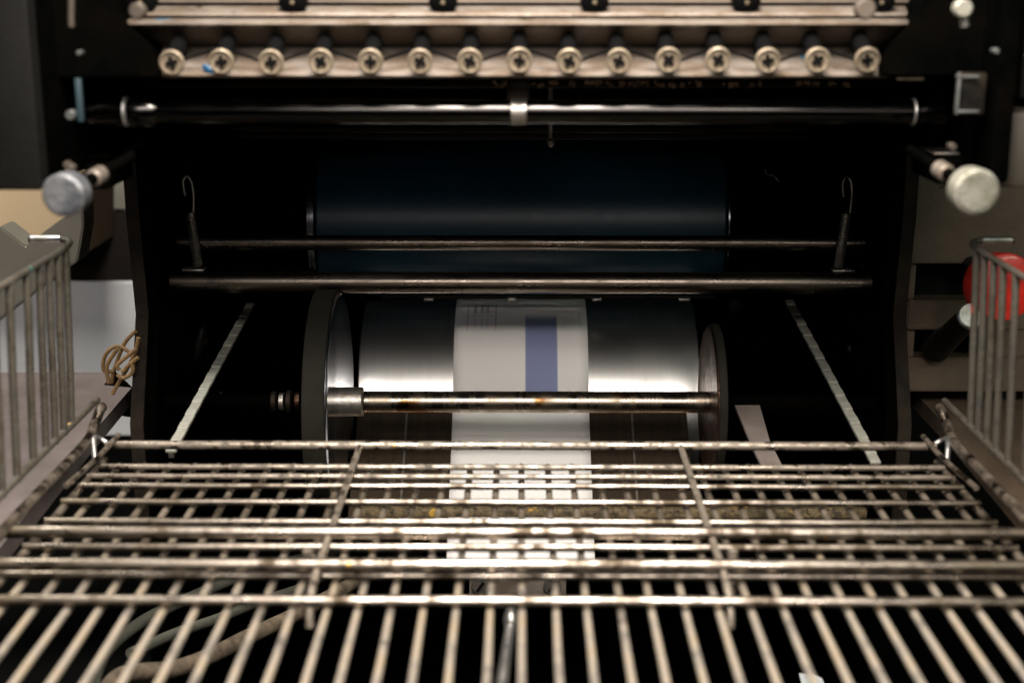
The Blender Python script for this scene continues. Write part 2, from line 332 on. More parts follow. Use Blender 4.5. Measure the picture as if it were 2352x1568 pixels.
tube('hanging_screw', [P(1265, 182, .90), P(1265, 236, .90), P(1265, 300, .90), P(1265, 318, .90)], 0.0016, M_steel, press, 12)
lathe('screw_tip', [(0, 0.0014), (0.001, 0.0028), (0.003, 0.0028), (0.005, 0.001)], P(1266, 320, .90), (0, 0, -1), M_steel, press, 16)
# crusted scraper bar under the fountain
bm = bmesh.new()
zc = P(1195, 193, .84).z
for i in range(150):
    x = P(1130+ i*5.6, 193, .84).x
    if random.random() < .55 or x > 0.14 and random.random() < .4: continue
    add_box(bm, (x, .84+random.uniform(-.001, .001), zc+random.uniform(-.0010, .0012)), (random.uniform(.001, .004), .002, random.uniform(.001, .0032)), Matrix.Rotation(random.uniform(-.5, .5), 3, 'Y'))
k_ = done(bm, 'ink_crust', mat('dried_brown_ink', (0.36, 0.24, 0.15), 0.55, 0.2, (0.06, 0.04, 0.03), 0.5, 150, 0.8), press, smooth=False); k_['kind'] = 'stuff'
box('scraper_bar', (0.0, .848, zc), (0.44, 0.010, 0.0052), M_blackgloss, press, 0.0008)

# upper side plates that carry fountain and knobs
for sx in (-1, 1):
    a = P(90 if sx < 0 else 2296, 300, .70).x; b_ = P(290 if sx < 0 else 2088, 300, .90).x
    zb = P(200, 368, .80).z
    bm = bmesh.new(); add_box(bm, ((a+b_)/2, .83, (zb+.45)/2+.0), (abs(a-b_), .24, .45-zb), None, .002); done(bm, 'upper_side_plate', M_black, press)
for sx, (u0, u1) in ((-1, (226, 278)), (1, (2120, 2185))):
    q = P((u0+u1)/2, 392 if sx < 0 else 380, .78); ww = abs(P(u1, 392, .78).x-P(u0, 392, .78).x)
    box('knob_bracket', q, (ww, .05, .014), M_black, press, .002)
    box('edge_strip', q+Vector((0, -.004, .0085 if sx > 0 else .0095)), (ww*.95, .03, .0012), M_steel if sx > 0 else M_black, press, .0003)
# gib block right/left
box('square_bracket', P(2228, 215, .72), (.013, .01, .021), M_blackgloss, press, .0012)
for (u, v, du, dv) in ((2200, 215, 6, 92), (2222, 176, 50, 6), (2222, 256, 50, 6)):
    c0 = P(u, v, .712); box('bracket_edge', c0, (du/F*.73, .003, dv/F*.73), M_edge, press, .0003)
box('blue_strip', P(183, 230, .705), (.0028, .003, .021), mat('faded_blue_tape', (.004, .016, .022), .6), press, .0003)
# knobs
def knob(u, v, r, su, sv, m, yy, label=None):
    c0 = P(u, v, yy); back = P(su, sv, yy+.075); ax = (back-c0).normalized()
    o = lathe('adjusting_knob', [(0, 0), (0.0, r*.80), (0.0008, r*.84), (0.0002, r*.88), (0.001, r), (0.003, r*1.01), (0.011, r*.98), (0.013, r*.6), (0.016, r*.35), (.016, 0)], c0, (ax.x*.5, ax.y, ax.z*.3), m, press, 48, label)
    j = c0+ax*.012
    tube('knob_stem', [j, back], .0028, M_black, o, 16)
    mid = c0.lerp(back, .42)
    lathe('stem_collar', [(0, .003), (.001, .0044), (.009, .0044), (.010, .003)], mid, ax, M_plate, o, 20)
knob(143, 450, .0102, 300, 360, M_knob, .66, 'scratched grey round knob with a dark worn centre')
knob(2245, 442, .0108, 2090, 345, M_knobr, .66, 'pale round knob with a flat bright face')
# dark housings left and right top
bx0 = P(-60, 300, .70); bx1 = P(86, 300, .70)
box('outer_cover', ((bx0.x+bx1.x)/2, .80, (P(40, 438, .70).z+.45)/2), (bx1.x-bx0.x, .2, .45-P(40, 438, .70).z), M_grey, press, .002)
bx0 = P(2302, 300, .72); bx1 = P(2480, 300, .72)
z0, z1 = P(2400, 432, .72).z, P(2400, 258, .72).z
box('outer_cover', ((bx0.x+bx1.x)/2, .80, (z0+z1)/2), (bx1.x-bx0.x, .16, z1-z0), mat('dark_olive_enamel', (.03, .025, .018), .55, 0, (.02, .016, .012), .5, 20, spec=.3), press, .002)
box('outer_cover', ((bx0.x+bx1.x)/2+.014, .82, z1+.10), (bx1.x-bx0.x, .16, .19), M_grey, press, .002)
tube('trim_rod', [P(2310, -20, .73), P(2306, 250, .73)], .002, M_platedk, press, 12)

# drive wheels, shaft
wy = .97; wc = P(1195, 923, wy); RW = .080
def wheel(x, wdt, sx, R, mface, mtread, name='feed_wheel'):
    # sx: direction of the face seen (towards the centre)
    c0 = (x, wy, wc.z)
    o = lathe(name, [(0, .008), (0, R*.985), (-.0006, R), (-wdt+.0006, R), (-wdt, R*.985), (-wdt, R*.86), (-wdt*.45, R*.84), (-wdt*.45, .008)], c0, (-sx, 0, 0), mtread, press, 128) if False else None
    o = lathe(name, [(0, R*.86), (0, R*.985), (.0006, R), (wdt-.0006, R), (wdt, R*.985), (wdt, .01)], c0, (-sx, 0, 0), mtread, press, 128)
    lathe('rim', [(-.0004, R*.86), (-.0012, R*.90), (-.0012, R*.955), (-.0002, R*.975), (.0015, R*.975)], c0, (-sx, 0, 0), M_ring if sx > 0 else mface, o, 128)
    lathe('web', [(.006, R*.88), (.005, R*.84), (.0065, R*.6), (.0045, R*.45), (.0045, .012)], c0, (-sx, 0, 0), mface, o, 128)
    return o
xl = X(745, wy+.0-.04+0.0)  # face plane
wheel(-.1285, .0155, 1, RW, M_blackgloss, M_band)
bm = bmesh.new()
for k in range(5):
    a = k*2*math.pi/5+.35
    p0 = Vector((-.1335, wy+math.cos(a)*.016, wc.z+math.sin(a)*.016)); p1 = Vector((-.1335, wy+math.cos(a)*.066, wc.z+math.sin(a)*.066))
    add_tube(bm, [p0, p1], [.0055, .0035], 12)
done(bm, 'spokes', M_steel, press)
wheel(.134, .006, -1, .056, M_copper, M_band)
x0, x1 = X(832, 1.0), X(1640, 1.0)
lathe('front_shaft', [(0, .0070), (.0006, .0076), (x1-x0-.0006, .0076), (x1-x0, .007)], (x0, wy, wc.z), (1, 0, 0), M_rust, press, 64)
xh = X(762, 1.0)
lathe('shaft_hub', [(0, .009), (.0006, .0104), (x0-xh-.0012, .0104), (x0-xh-.0004, .0098), (x0-xh, .0076)], (xh, wy, wc.z), (1, 0, 0), M_steel, press, 64)
lathe('bearing_nut', [(0, .004), (.001, .0088), (.005, .0088), (.0056, .004)], (x1+.0002, wy+.002, wc.z+.001), (1, 0, 0), M_copper, press, 32)
for i, (u, rr, m) in enumerate(((604, .0075, M_blackgloss), (622, .0062, M_steel), (640, .0085, M_blackgloss), (660, .0070, M_copper), (676, .0062, M_blackgloss))):
    lathe('hub_collar', [(0, rr*.8), (.0008, rr), (.0036, rr), (.0044, rr*.8)], (X(u, .98), wy, wc.z), (1, 0, 0), m, press, 40)
for sx in (-1, 1):
    lathe('stub_shaft', [(0, .0055), (WX-.146-.0002, .0055)], ((-WX+.0001) if sx < 0 else .1461, wy, wc.z), (1, 0, 0), M_black, press, 32)
# chrome delivery cylinder
CY, CZ, CR = 1.140, -.070, .090
hl = .1262
lathe('delivery_cylinder', [(0, CR-.001), (.001, CR), (hl+.139, CR), (hl+.140, CR-.001)], (-hl, CY, CZ), (1, 0, 0), M_chrome, press, 128)
# chute
cp = [(1.050, -.045), (1.023, -.0665), (.976, -.0970), (.955, -.1115)]
bm = bmesh.new()
prof = cp+[(y+.003, z-.004) for y, z in reversed(cp)]
add_prism(bm, prof, -.125, .128); done(bm, 'delivery_chute', M_ramp, press)
for x in (-.088, .085):
    bm = bmesh.new(); add_prism(bm, [(y, z+.0012) for y, z in cp]+[(y, z+.0002) for y, z in reversed(cp)], x, x+.0016); done(bm, 'chute_seam', M_steel, press)
# belt on the right
bm = bmesh.new()
c1 = [P(1688, 930, .95), P(1745, 930, .95), P(1768, 1012, .89), P(1800, 1075, .86), P(1752, 1075, .86), P(1722, 1012, .89)]
vs = [bm.verts.new(q) for q in c1]; bm.faces.new((vs[0], vs[1], vs[2], vs[5])); bm.faces.new((vs[5], vs[2], vs[3], vs[4]))
r = bmesh.ops.extrude_face_region(bm, geom=list(bm.faces)); bmesh.ops.translate(bm, vec=(0, .001, -.002), verts=[v for v in r['geom'] if isinstance(v, bmesh.types.BMVert)])
done(bm, 'delivery_belt', M_belt, press)
# gripper bar above the sheet
gz = P(1195, 681, 1.10).z
box('gripper_bar', ((X(880, 1.13)+X(1640, 1.13))/2, 1.098, gz+.0004), (X(1640, 1.13)-X(880, 1.13), .006, .0026), M_blackgloss, press, .0005)
for u, dw in ((985, 22), (1175, 22), (1370, 22), (1570, 26)):
    box('gripper', (X(u, 1.12), 1.092, gz), (dw/F*1.12, .008, .0022), M_steel, press, .0005)
# delivery chains
for sx, (a, b_) in ((-1, ((575, 698), (392, 1035))), (1, ((1812, 690), (2012, 1062)))):
    p0 = P(a[0], a[1], 1.115); p1 = P(b_[0], b_[1], .83)
    d = p1-p0; n = 26; ln = d.length/n
    ch = T('dummy', p0, '', ''); bpy.data.objects.remove(ch)
    bm = bmesh.new(); rot = d.to_track_quat('Y', 'Z').to_matrix()
    add_box(bm, (0, 0, 0), (.0030, d.length, .003), rot); rail = done(bm, 'delivery_chain', M_steel, press, loc=p0.lerp(p1, .5)+Vector((0, 0, -.003)))
    bmA = bmesh.new(); add_box(bmA, (0, 0, 0), (.0066, ln*.96, .0020), rot, .0004); bmesh.ops.recalc_face_normals(bmA, faces=bmA.faces)
    bmB = bmesh.new(); add_box(bmB, (0, 0, -.0004), (.0065, ln*.985, .0019), rot, .0004); bmesh.ops.recalc_face_normals(bmB, faces=bmB.faces)
    ms = []
    for q in (bmA, bmB): me = bpy.data.meshes.new('link'); q.to_mesh(me); q.free(); me.materials.append(M_chain); ms.append(me)
    for i in range(n): link('link', ms[i % 2], rail, p0.lerp(p1, (i+.5)/n))
# springs
for (a, b_) in (((437, 488), (455, 612)), ((1945, 490), (1926, 614))):
    yy = 1.02; p0 = P(a[0], a[1], yy); p1 = P(b_[0], b_[1], yy); d = (p1-p0)
    s = Vector((0, 1, 0)); q = d.normalized().cross(s); nturn = 26; pts = []
    for i in range(nturn*8+1):
        t = i/(nturn*8); an = t*nturn*2*math.pi; pts.append(p0+d*t+(s*math.cos(an)+q*math.sin(an))*.0030)
    sp = tube('extension_spring', pts, .0007, M_bright, press, 6)
    pts = [p0+Vector((.0022, 0, 0)), p0+Vector((.003, 0, .012)), p0+Vector((.002, 0, .022)), p0+Vector((-.001, 0, .026)), p0+Vector((-.004, 0, .022)), p0+Vector((-.003, 0, .012))]
    tube('spring_hook', smoothpts(pts), .0008, M_bright, sp, 8)
    box('spring_anchor', p1+Vector((-.003 if a[0] < 1000 else .003, 0, -.002)), (.016, .010, .0016), M_bright, press, .0004)
for (u, v, yy) in ((576, 520, 1.12), (573, 602, 1.12)):
    box('bearing_ledge', P(u, v, yy), (.0135, .006, .0018), M_bright, press, .0004)
    box('bearing_block', P(u, v+14, yy+.012), (.018, .016, .009), M_black, press, .001)
# castings on the inner frames
for (u, v, yy, s, m) in ((364, 715, .99, (.008, .012, .034), M_blackgloss), (1690, 705, 1.10, (.012, .01, .014), M_blackgloss), (1360, 520, 1.3, (.05, .02, .02), M_black),
                      (458, 790, 1.05, (.008, .012, .03), M_blackgloss)):
    bm = bmesh.new(); bmesh.ops.create_icosphere(bm, subdivisions=3, radius=.5); bmesh.ops.scale(bm, vec=s, verts=bm.verts)
    for vv in bm.verts: vv.co += Vector((vv.co.z*.25*(1 if u < 1195 else -1), 0, 0))
    done(bm, 'casting_boss', M_grey, press, loc=P(u, v, yy))
for i in range(14):
    sx = random.choice((-1, 1)); u = 1195+sx*random.uniform(640, 800); v = random.uniform(380, 980)
    lathe('bolt_head', [(0, 0), (0, .0028), (.0006, .0034), (.003, .0034)], (sx*(WX-.003), P(u, v, abs(WX*F/(u-1195))).y, P(u, v, abs(WX*F/(u-1195))).z), (sx, 0, 0), M_blackgloss, press, 6)
tube('torn_edge_wire', smoothpts([P(1757, 388, 1.12), P(1762, 400, 1.12), P(1778, 405, 1.12), P(1790, 418, 1.12)]), .0006, M_steel, press, 6)

# ------------------------------------------------------------------ right cover with slots, red knob
yy = .975
def rect(name, u0, v0, u1, v1, th=.02, y=yy, m=M_enamel, parent=press, label=None):
    a = P(u0, v0, y); b_ = P(u1, v1, y)
    return plate(name, [(a.x, a.z), (b_.x, a.z), (b_.x, b_.z), (a.x, b_.z)], y, th, m, parent, label)
rect('cover_plate', 2090, 380, 2480, 606)
rect('cover_plate', 2086, 690, 2480, 758)
rect('cover_plate', 2078, 822, 2480, 900)
rect('cover_web', 2086, 606.5, 2100, 689.5, y=yy+.003); rect('cover_web', 2080, 758.5, 2098, 821.5, y=yy+.003)
rect('cover_plate', 2256, 758.5, 2480, 821.5, y=yy+.001)
rect('slot_back', 2100, 600, 2480, 840, y=yy+.06, m=M_black)
rect('slot_insert', 2105, 612, 2215, 682, y=yy+.035, m=M_grey)
c0 = P(2312, 660, .90)
rk = lathe('red_knob', [(0, 0), (0, .0185), (.0015, .0215), (.004, .0222), (.018, .0215), (.020, .018), (.020, 0)], c0+Vector((0, 0, 0)), (-.12, 1, -.1), M_red, press, 48, 'red round knob behind the wire guard')
tube('knob_stem', [c0+Vector((0, .015, 0)), c0+Vector((0, .085, 0))], .006, M_blackgloss, rk, 20)
c0 = P(2232, 724, .90); e0 = P(2150, 800, .97)
lv = tube('black_lever', [c0+(e0-c0)*.03, c0+(e0-c0)*.5, e0], [.0078, .0082, .010], M_blackgloss, press, 24)
lathe('lever_cap', [(0, 0), (0, .0078), (.001, .0088), (.004, .0088), (.0042, .0055)], c0, (e0-c0), M_bright, lv, 32)

# ================================================================== INK FOUNTAIN
ft = T('ink_fountain', (0, .76, .22), 'ink fountain with a row of cross-slotted brass screws, above the black cross shaft', 'ink fountain')
def pz(v, Y): q = P(1195, v, Y); return (Y, q.z)
L0, R0 = P(345, 140, .74).x, P(2045, 140, .74).x
def strip(name, pairs, backY, m, x0=L0, x1=R0):
    prof = [pz(v, y) for v, y in pairs]
    prof = prof+[(backY, prof[-1][1]), (backY, prof[0][1])]
    # crop below last point horizontally
    return prism(name, prof, x0, x1, m, ft, smooth=50)
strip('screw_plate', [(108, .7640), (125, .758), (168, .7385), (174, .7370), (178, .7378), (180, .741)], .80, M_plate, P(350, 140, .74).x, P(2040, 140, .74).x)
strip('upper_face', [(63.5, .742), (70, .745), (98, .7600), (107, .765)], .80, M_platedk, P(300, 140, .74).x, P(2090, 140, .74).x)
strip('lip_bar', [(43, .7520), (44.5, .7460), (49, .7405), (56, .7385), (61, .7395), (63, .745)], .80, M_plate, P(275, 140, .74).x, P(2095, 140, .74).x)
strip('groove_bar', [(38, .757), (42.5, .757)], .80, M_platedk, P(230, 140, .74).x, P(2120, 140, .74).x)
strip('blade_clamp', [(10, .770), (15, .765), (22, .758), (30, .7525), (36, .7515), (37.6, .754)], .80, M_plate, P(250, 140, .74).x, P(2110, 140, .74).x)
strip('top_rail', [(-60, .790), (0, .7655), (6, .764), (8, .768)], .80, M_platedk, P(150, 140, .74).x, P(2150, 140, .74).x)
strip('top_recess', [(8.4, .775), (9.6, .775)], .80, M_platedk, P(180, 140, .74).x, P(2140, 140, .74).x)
for u in (322, 671, 1017, 1366, 1716, 2025):
    c0 = P(u, 8, .7500)
    lathe('clamp_bolt', [(0, 0), (0, .0028), (.0004, .0040), (.0014, .0072), (.014, .0072)], c0, (0, 1, .45), M_slot, ft, 24)
    lathe('bolt_centre', [(0, 0), (.0005, .0012), (.0015, .0012)], c0+Vector((0, -.0012, 0)), (0, 1, .45), M_brass, ft, 12)
for sx in (-1, 1):       # black end cheeks with a sloping inner edge
    pts = [(100, -60), (255, -60), (272, 40), (330, 105), (372, 182), (100, 182)] if sx < 0 else [(2290, -60), (2170, -60), (2098, 50), (2058, 110), (2020, 178), (2290, 178)]
    y0 = .7315; poly = [(P(u, v, y0).x, P(u, v, y0).z) for u, v in pts]
    plate('end_cheek', poly, y0+.004, .05, M_black, ft)
scr = [393+114.3*k for k in range(15)]
bmh = bmesh.new(); R = .0064
ax = (P(1195, 110, .775)-P(1195, 141, .728)).normalized(); AX = ax.copy()
add_lathe(bmh, [(.0014, 0), (.0014, R*.74), (.0010, R*.80), (0.0, R*.86), (.0004, R*.97), (.0014, R), (.0024, R), (.0028, R*.9), (.0028, 0)], (0, 0, 0), AX, 40)
bmesh.ops.recalc_face_normals(bmh, faces=bmh.faces)
meh = bpy.data.meshes.new('screw_head'); bmh.to_mesh(meh); bmh.free(); meh.materials.append(M_brass)
for p in meh.polygons: p.use_smooth = True
meh.set_sharp_from_angle(angle=math.radians(40))
bms = bmesh.new()
for k in range(4):
    add_box(bms, (0, 0, 0), (.0018, .0024, .0060), Matrix.Rotation(math.radians(90*k), 3, 'Y'))
    if k >= 1: break
bmesh.ops.create_cone(bms, segments=12, radius1=.0013, radius2=.0013, depth=.0024, cap_ends=True, matrix=Matrix.Rotation(math.pi/2, 4, 'X'))
mes = bpy.data.meshes.new('cross_slot'); bms.to_mesh(mes); bms.free(); mes.materials.append(M_slot)
AX2 = (P(1195, 92, .750)-P(1195, 141, .7275)).normalized()
bmn = bmesh.new(); add_lathe(bmn, [(.0032, .0030), (.0036, .0036), (.008, .0036), (.0085, .0043), (.024, .0043), (.0245, .003)], (0, 0, 0), AX2, 24)
bmesh.ops.recalc_face_normals(bmn, faces=bmn.faces)
men = bpy.data.meshes.new('screw_neck'); bmn.to_mesh(men); bmn.free(); men.materials.append(M_slot)
for i, u in enumerate(scr):
    c0 = P(u, 144-i*.45+random.uniform(-1.5, 1.5), .727)
    o = link('thumb_screw', meh, ft, c0)
    if i == 0: o['label'] = 'screw caked in dark ink'
    s_ = link('cross_slot', mes, o, c0+AX*.0012); s_.rotation_euler = (math.asin(AX.z)*0, random.uniform(0, 1.57), 0)
    link('screw_neck', men, o, c0)
# weaving black wire
pts = []
for i in range(14):
    u = scr[i]; up = (i % 2 == 1)
    if i == 0: pts.append(P(u+20, 140, .733))
    pts.append(P(u, 112 if up else 146, .740 if up else .7385))
    un = scr[i+1]
    pts.append(P((u+un)/2, 128, .7385))
pts.append(P(scr[14], 146, .7385))
tube('retaining_wire', smoothpts(pts, 5), .00085, M_slot, ft, 8)
# blue ink smear
bm = bmesh.new(); c0 = P(480, 160, .7385)
bmesh.ops.create_icosphere(bm, subdivisions=3, radius=.5); bmesh.ops.scale(bm, vec=(.0075, .0015, .0035), verts=bm.verts); bmesh.ops.rotate(bm, cent=(0, 0, 0), matrix=Matrix.Rotation(.6, 3, 'Y'), verts=bm.verts)
for v in bm.verts: v.co *= random.uniform(.8, 1.15)
done(bm, 'ink_smear', mat('wet_cyan_ink', (.005, .05, .11), .35), ft, loc=c0)
# small parts on the dark ends
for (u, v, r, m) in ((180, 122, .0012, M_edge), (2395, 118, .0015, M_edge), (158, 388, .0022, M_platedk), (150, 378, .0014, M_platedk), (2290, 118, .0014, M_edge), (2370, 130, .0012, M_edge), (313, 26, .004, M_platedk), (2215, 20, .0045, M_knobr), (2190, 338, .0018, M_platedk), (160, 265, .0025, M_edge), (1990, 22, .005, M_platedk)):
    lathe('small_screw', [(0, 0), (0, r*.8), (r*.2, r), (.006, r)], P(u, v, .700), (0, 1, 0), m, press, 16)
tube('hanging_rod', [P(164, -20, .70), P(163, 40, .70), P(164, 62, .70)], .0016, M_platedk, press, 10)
tube('hanging_rod', [P(2213, 20, .705), P(2216, 62, .705)], .0022, M_steel, press, 10)
box('brass_tab', P(2090, 180, .74), (.014, .002, .0018), M_brass, press, .0004)

# ================================================================== PAPER
def paper():
    path = [Vector((0, CY+math.cos(a)*(-(CR+.0008)), CZ+math.sin(a)*(CR+.0008))) for a in [math.radians(98-i*3.2) for i in range(22)]]
    end = path[-1]
    targets = [(1.046, -.0455), (1.023, -.0640), (1.0, -.079), (.976, -.0945), (.955, -.109), (.936, -.122)]
    for y, z in targets:
        if y < end.y-.004: path.append(Vector((0, y, z)))
    path = smoothpts(path, 3)
    bm = bmesh.new(); uvl = bm.loops.layers.uv.new('UVMap')
    hw = .0525; cx = .0005; nx = 12; d = 0; ds = []
    top = None
    for i, p in enumerate(path):
        if i: d += (path[i]-path[i-1]).length
        ds.append(d)
    # V = 0 where the sheet comes out under the gripper (v=690)
    ref = min(range(len(path)), key=lambda i: abs(path[i].y-1.118)+abs(path[i].z-.008)*.0)
    rows = [[bm.verts.new((cx-hw+2*hw*k/nx, p.y, p.z)) for k in range(nx+1)] for p in path]
    for i in range(len(path)-1):
        for k in range(nx):
            f = bm.faces.new((rows[i][k], rows[i][k+1], rows[i+1][k+1], rows[i+1][k]))
            for lp, (ii, kk) in zip(f.loops, ((i, k), (i, k+1), (i+1, k+1), (i+1, k))):
                lp[uvl].uv = (-hw+2*hw*kk/nx, ds[ii]-ds[ref])
    o = done(bm, 'envelope_strip', M_paper, None, loc=(0, 0, 0), smooth=80)
    o['label'] = 'long white printed sheet with a blue stripe and tiny text, running over the chrome roller'; o['category'] = 'paper'
    md = o.modifiers.new('thickness', 'SOLIDIFY'); md.thickness = .0003; md.offset = 0
    return o
paper()

# ================================================================== WIRE TRAY
tray = T('wire_tray', (0, .66, 0), 'worn wire grid tray of crossing nickel wires in the foreground, stained with ink', 'wire tray')
HW = .2477
meshes = []
for j in range(5):
    bm = bmesh.new(); pts = wob((0, 0, 0), (0, -.50, 0), 0, .00018, 10); pts = smoothpts(pts, 3); add_tube(bm, pts, .00185, 12)
    me = bpy.data.meshes.new('long_wire'); bmesh.ops.recalc_face_normals(bm, faces=bm.faces); bm.to_mesh(me); bm.free(); me.materials.append(M_wirelong)
    for p in me.polygons: p.use_smooth = True
    meshes.append(me)
for k in range(-16, 17):
    link('long_wire', random.choice(meshes), tray, (k*.015+.001+random.uniform(-.0006, .0006), .803, -.0050))
def zt(v): return Z(1195, v, 0).y
cross = [(1073, .0018, 0, M_wiredirty), (1095, .0017, -.0002, M_wiredirty), (1117, .0019, 0, M_wire), (1154, .0020, 0, M_wire), (1199, .0021, 0, M_wire), (1257, .0022, 0, M_wire), (1322, .0022, -.0012, M_wire), (1380, .0026, .0, M_wire)]
for v, r, z, m in cross:
    y = Z(1195, v, z).y; hw = HW+random.uniform(-.001, .003)
    if v >= 1322: hw = .30
    tube('cross_wire', wob((-hw, y, z), (hw, y, z), 0, .00012, 24), r, m, tray, 14)
for v, r in ((1223, .0033), (1297, .0031)):
    z = .0065; y = Z(1195, v, z).y
    tube('thick_cross_rod', wob((-.34, y, z), (.34, y, z), 0, .0001, 24), r, M_wire, tray, 16)
z = .004; y = Z(1195, 1023, z).y
tube('rear_rod', wob((-.2500, y, z), (.2500, y, z), 0, .00012, 24), .0027, M_wiredirty, tray, 16)
for sx in (-1, 1):
    x = sx*.0965
    pts = [(x, .812, .0040), (x, .74, .0040), (x, .665, .0040), (x, .625, .0036), (x, .605, -.001), (x, .600, -.012)]
    tube('runner_wire', smoothpts(pts, 4), .0019, M_wiredirty, tray, 12)
    q = Z(1195+sx*488, 1290, .0)
    tube('support_post', [(q.x, q.y, .0062), (q.x, q.y, -.022)], .0024, M_wiredirty, tray, 12)
    # side rail in the tray, wavy hook end, short brace
    pts = [(sx*.262, .852, .016), (sx*.2585, .838, .020), (sx*.2600, .826, .012), (sx*.2580, .800, .0095), (sx*.2580, .70, .0095), (sx*.2580, .60, .0095), (sx*.258, .42, .0095)]
    tube('edge_rail', smoothpts(pts, 5), .0030, M_wiredirty, tray, 14)
    pts = [(sx*.2440, .822, .008), (sx*.2475, .790, .0045), (sx*.2510, .74, .005)]
    tube('edge_wire', wob((sx*.2485, .806, -.0025), (sx*.2485, .40, -.0025), 0, .0001, 14), .0022, M_wiredirty, tray, 12)
    tube('edge_brace', smoothpts(pts, 4), .0017, M_wiredirty, tray, 10)
    tube('end_hook', smoothpts([(sx*.2475, y, z), (sx*.2535, y, z+.004), (sx*.2545, y-.008, z+.006), (sx*.251, y-.02, z-.004)], 5), .0016, M_bright, tray, 10)

# ================================================================== SIDE GUARDS
tl = [.8327, .8175, .8007, .7845, .763, .7353, .712, .690, .668, .646]
for sx in (-1, 1):
    lab = 'upright wire guard of grimy bars beside the flat grey table' if sx < 0 else 'upright wire guard of grimy bars standing in front of the red knob'
    g = T('wire_guard', (sx*.2625, .72, .022), lab, 'wire guard', 'wire guards along the tray sides')
    X0 = sx*.2625; zb, zt_ = .0235, .128
    tube('bottom_rail', wob((X0, .845, zb), (X0, .40, zb), 0, .00015, 12), .0021, M_guard, g, 12)
    tube('top_rail', smoothpts([(X0+sx*.0225, .812, zt_+.002), (X0+sx*.004, .812, zt_+.002), (X0-sx*.003, .806, zt_+.001)]+[(X0-sx*.004, .806-.02*i, zt_) for i in range(1, 20)], 3), .0019, M_guard, g, 12)
    tube('rail_tip', [(X0+sx*.004, .8115, zt_+.0023), (X0+sx*.021, .8115, zt_+.0023)], .00215, M_bright, g, 12)
    for i, t in enumerate(tl):
        yb = t*.955; x_ = X0+sx*.0008
        tube('upright_wire', wob((x_-sx*.0048, yb, zt_+.0005), (x_, yb, zb-.002), 0, .0002, 5), .0021, M_guard, g, 10)

# ================================================================== SURROUNDINGS
def tagm(o, label, cat, group=None, kind=None):
    o['label'] = label; o['category'] = cat
    if group: o['group'] = group
    if kind: o['kind'] = kind
    return o
# left side table with a notch
zt0 = -.020
def tabletop(name, uv, z, th, m):
    bm = bmesh.new(); vs = [bm.verts.new((*Z(u, v, z).xy, z)) for u, v in uv]; f = bm.faces.new(vs)
    r = bmesh.ops.extrude_face_region(bm, geom=[f]); bmesh.ops.translate(bm, vec=(0, 0, -th), verts=[v for v in r['geom'] if isinstance(v, bmesh.types.BMVert)])
    return done(bm, name, m, None, smooth=False)
tagm(tabletop('side_table', [(-450, 855), (262, 855), (238, 884), (302, 890), (205, 1003), (-60, 1330), (-900, 1330)], zt0, .012, M_taupe), 'flat grey side table with a notched corner, beside the left wire guard', 'table')
tagm(tabletop('side_shelf', [(2062, 862), (2700, 862), (3300, 1330), (2480, 1330), (2196, 1000)], zt0, .012, M_enamel), 'brown enamel side shelf beside the right wire guard', 'shelf')
bm = bmesh.new(); q = [Z(u, v, -.0335) for u, v in ((236, 892), (262, 850), (300, 885), (318, 905))]
vs = [bm.verts.new(p) for p in q]; bm.faces.new(vs); r = bmesh.ops.extrude_face_region(bm, geom=list(bm.faces)); bmesh.ops.translate(bm, vec=(0, 0, -.02), verts=[v for v in r['geom'] if isinstance(v, bmesh.types.BMVert)])
tagm(done(bm, 'corner_bracket', M_black, None, smooth=False), 'black bracket showing through the notch of the flat side table', 'bracket')
# background sheets
b0 = P(-200, 640, 1.55); b1 = P(330, 900, 1.55)
tagm(plate('pale_sheet', [(P(-300, 648, 1.5).x, P(0, 648, 1.5).z), (P(420, 648, 1.5).x, P(0, 648, 1.5).z), (P(420, 1000, 1.5).x, P(0, 1000, 1.5).z), (P(-300, 1000, 1.5).x, P(0, 1000, 1.5).z)], 1.5, .01, M_whitep), 'blurred pale grey panel standing behind the flat side table', 'panel')
tagm(plate('brown_board', [(P(150, 485, 1.6).x, P(0, 485, 1.6).z), (P(420, 485, 1.6).x, P(0, 485, 1.6).z), (P(420, 660, 1.6).x, P(0, 660, 1.6).z), (P(150, 660, 1.6).x, P(0, 660, 1.6).z)], 1.6, .02, M_brownbg), 'dark brown board above the pale grey panel', 'board')
tagm(plate('grey_locker', [(P(150, 380, 1.75).x, P(0, 380, 1.75).z), (P(460, 380, 1.75).x, P(0, 380, 1.75).z), (P(460, 560, 1.75).x, P(0, 560, 1.75).z), (P(150, 560, 1.75).x, P(0, 560, 1.75).z)], 1.75, .2, M_olive), 'blurred olive grey cabinet seen past the left knob', 'cabinet')
tagm(plate('beige_box', [(P(-200, 400, 1.45).x, P(0, 400, 1.45).z), (P(170, 400, 1.45).x, P(0, 400, 1.45).z), (P(170, 600, 1.45).x, P(0, 600, 1.45).z), (P(-200, 600, 1.45).x, P(0, 600, 1.45).z)], 1.45, .15, M_beige), 'blurred beige box below the dark cover at the left edge', 'box')
yy = 1.10
tagm(plate('slanted_arm', [(P(u, v, yy).x, P(u, v, yy).z) for u, v in ((58, 565), (128, 512), (190, 470), (192, 520), (178, 600), (120, 640), (-10, 740), (-120, 830), (-200, 800), (-200, 640), (0, 520))], yy, .03, M_olive), 'olive grey slanted metal arm behind the left wire guard', 'arm')
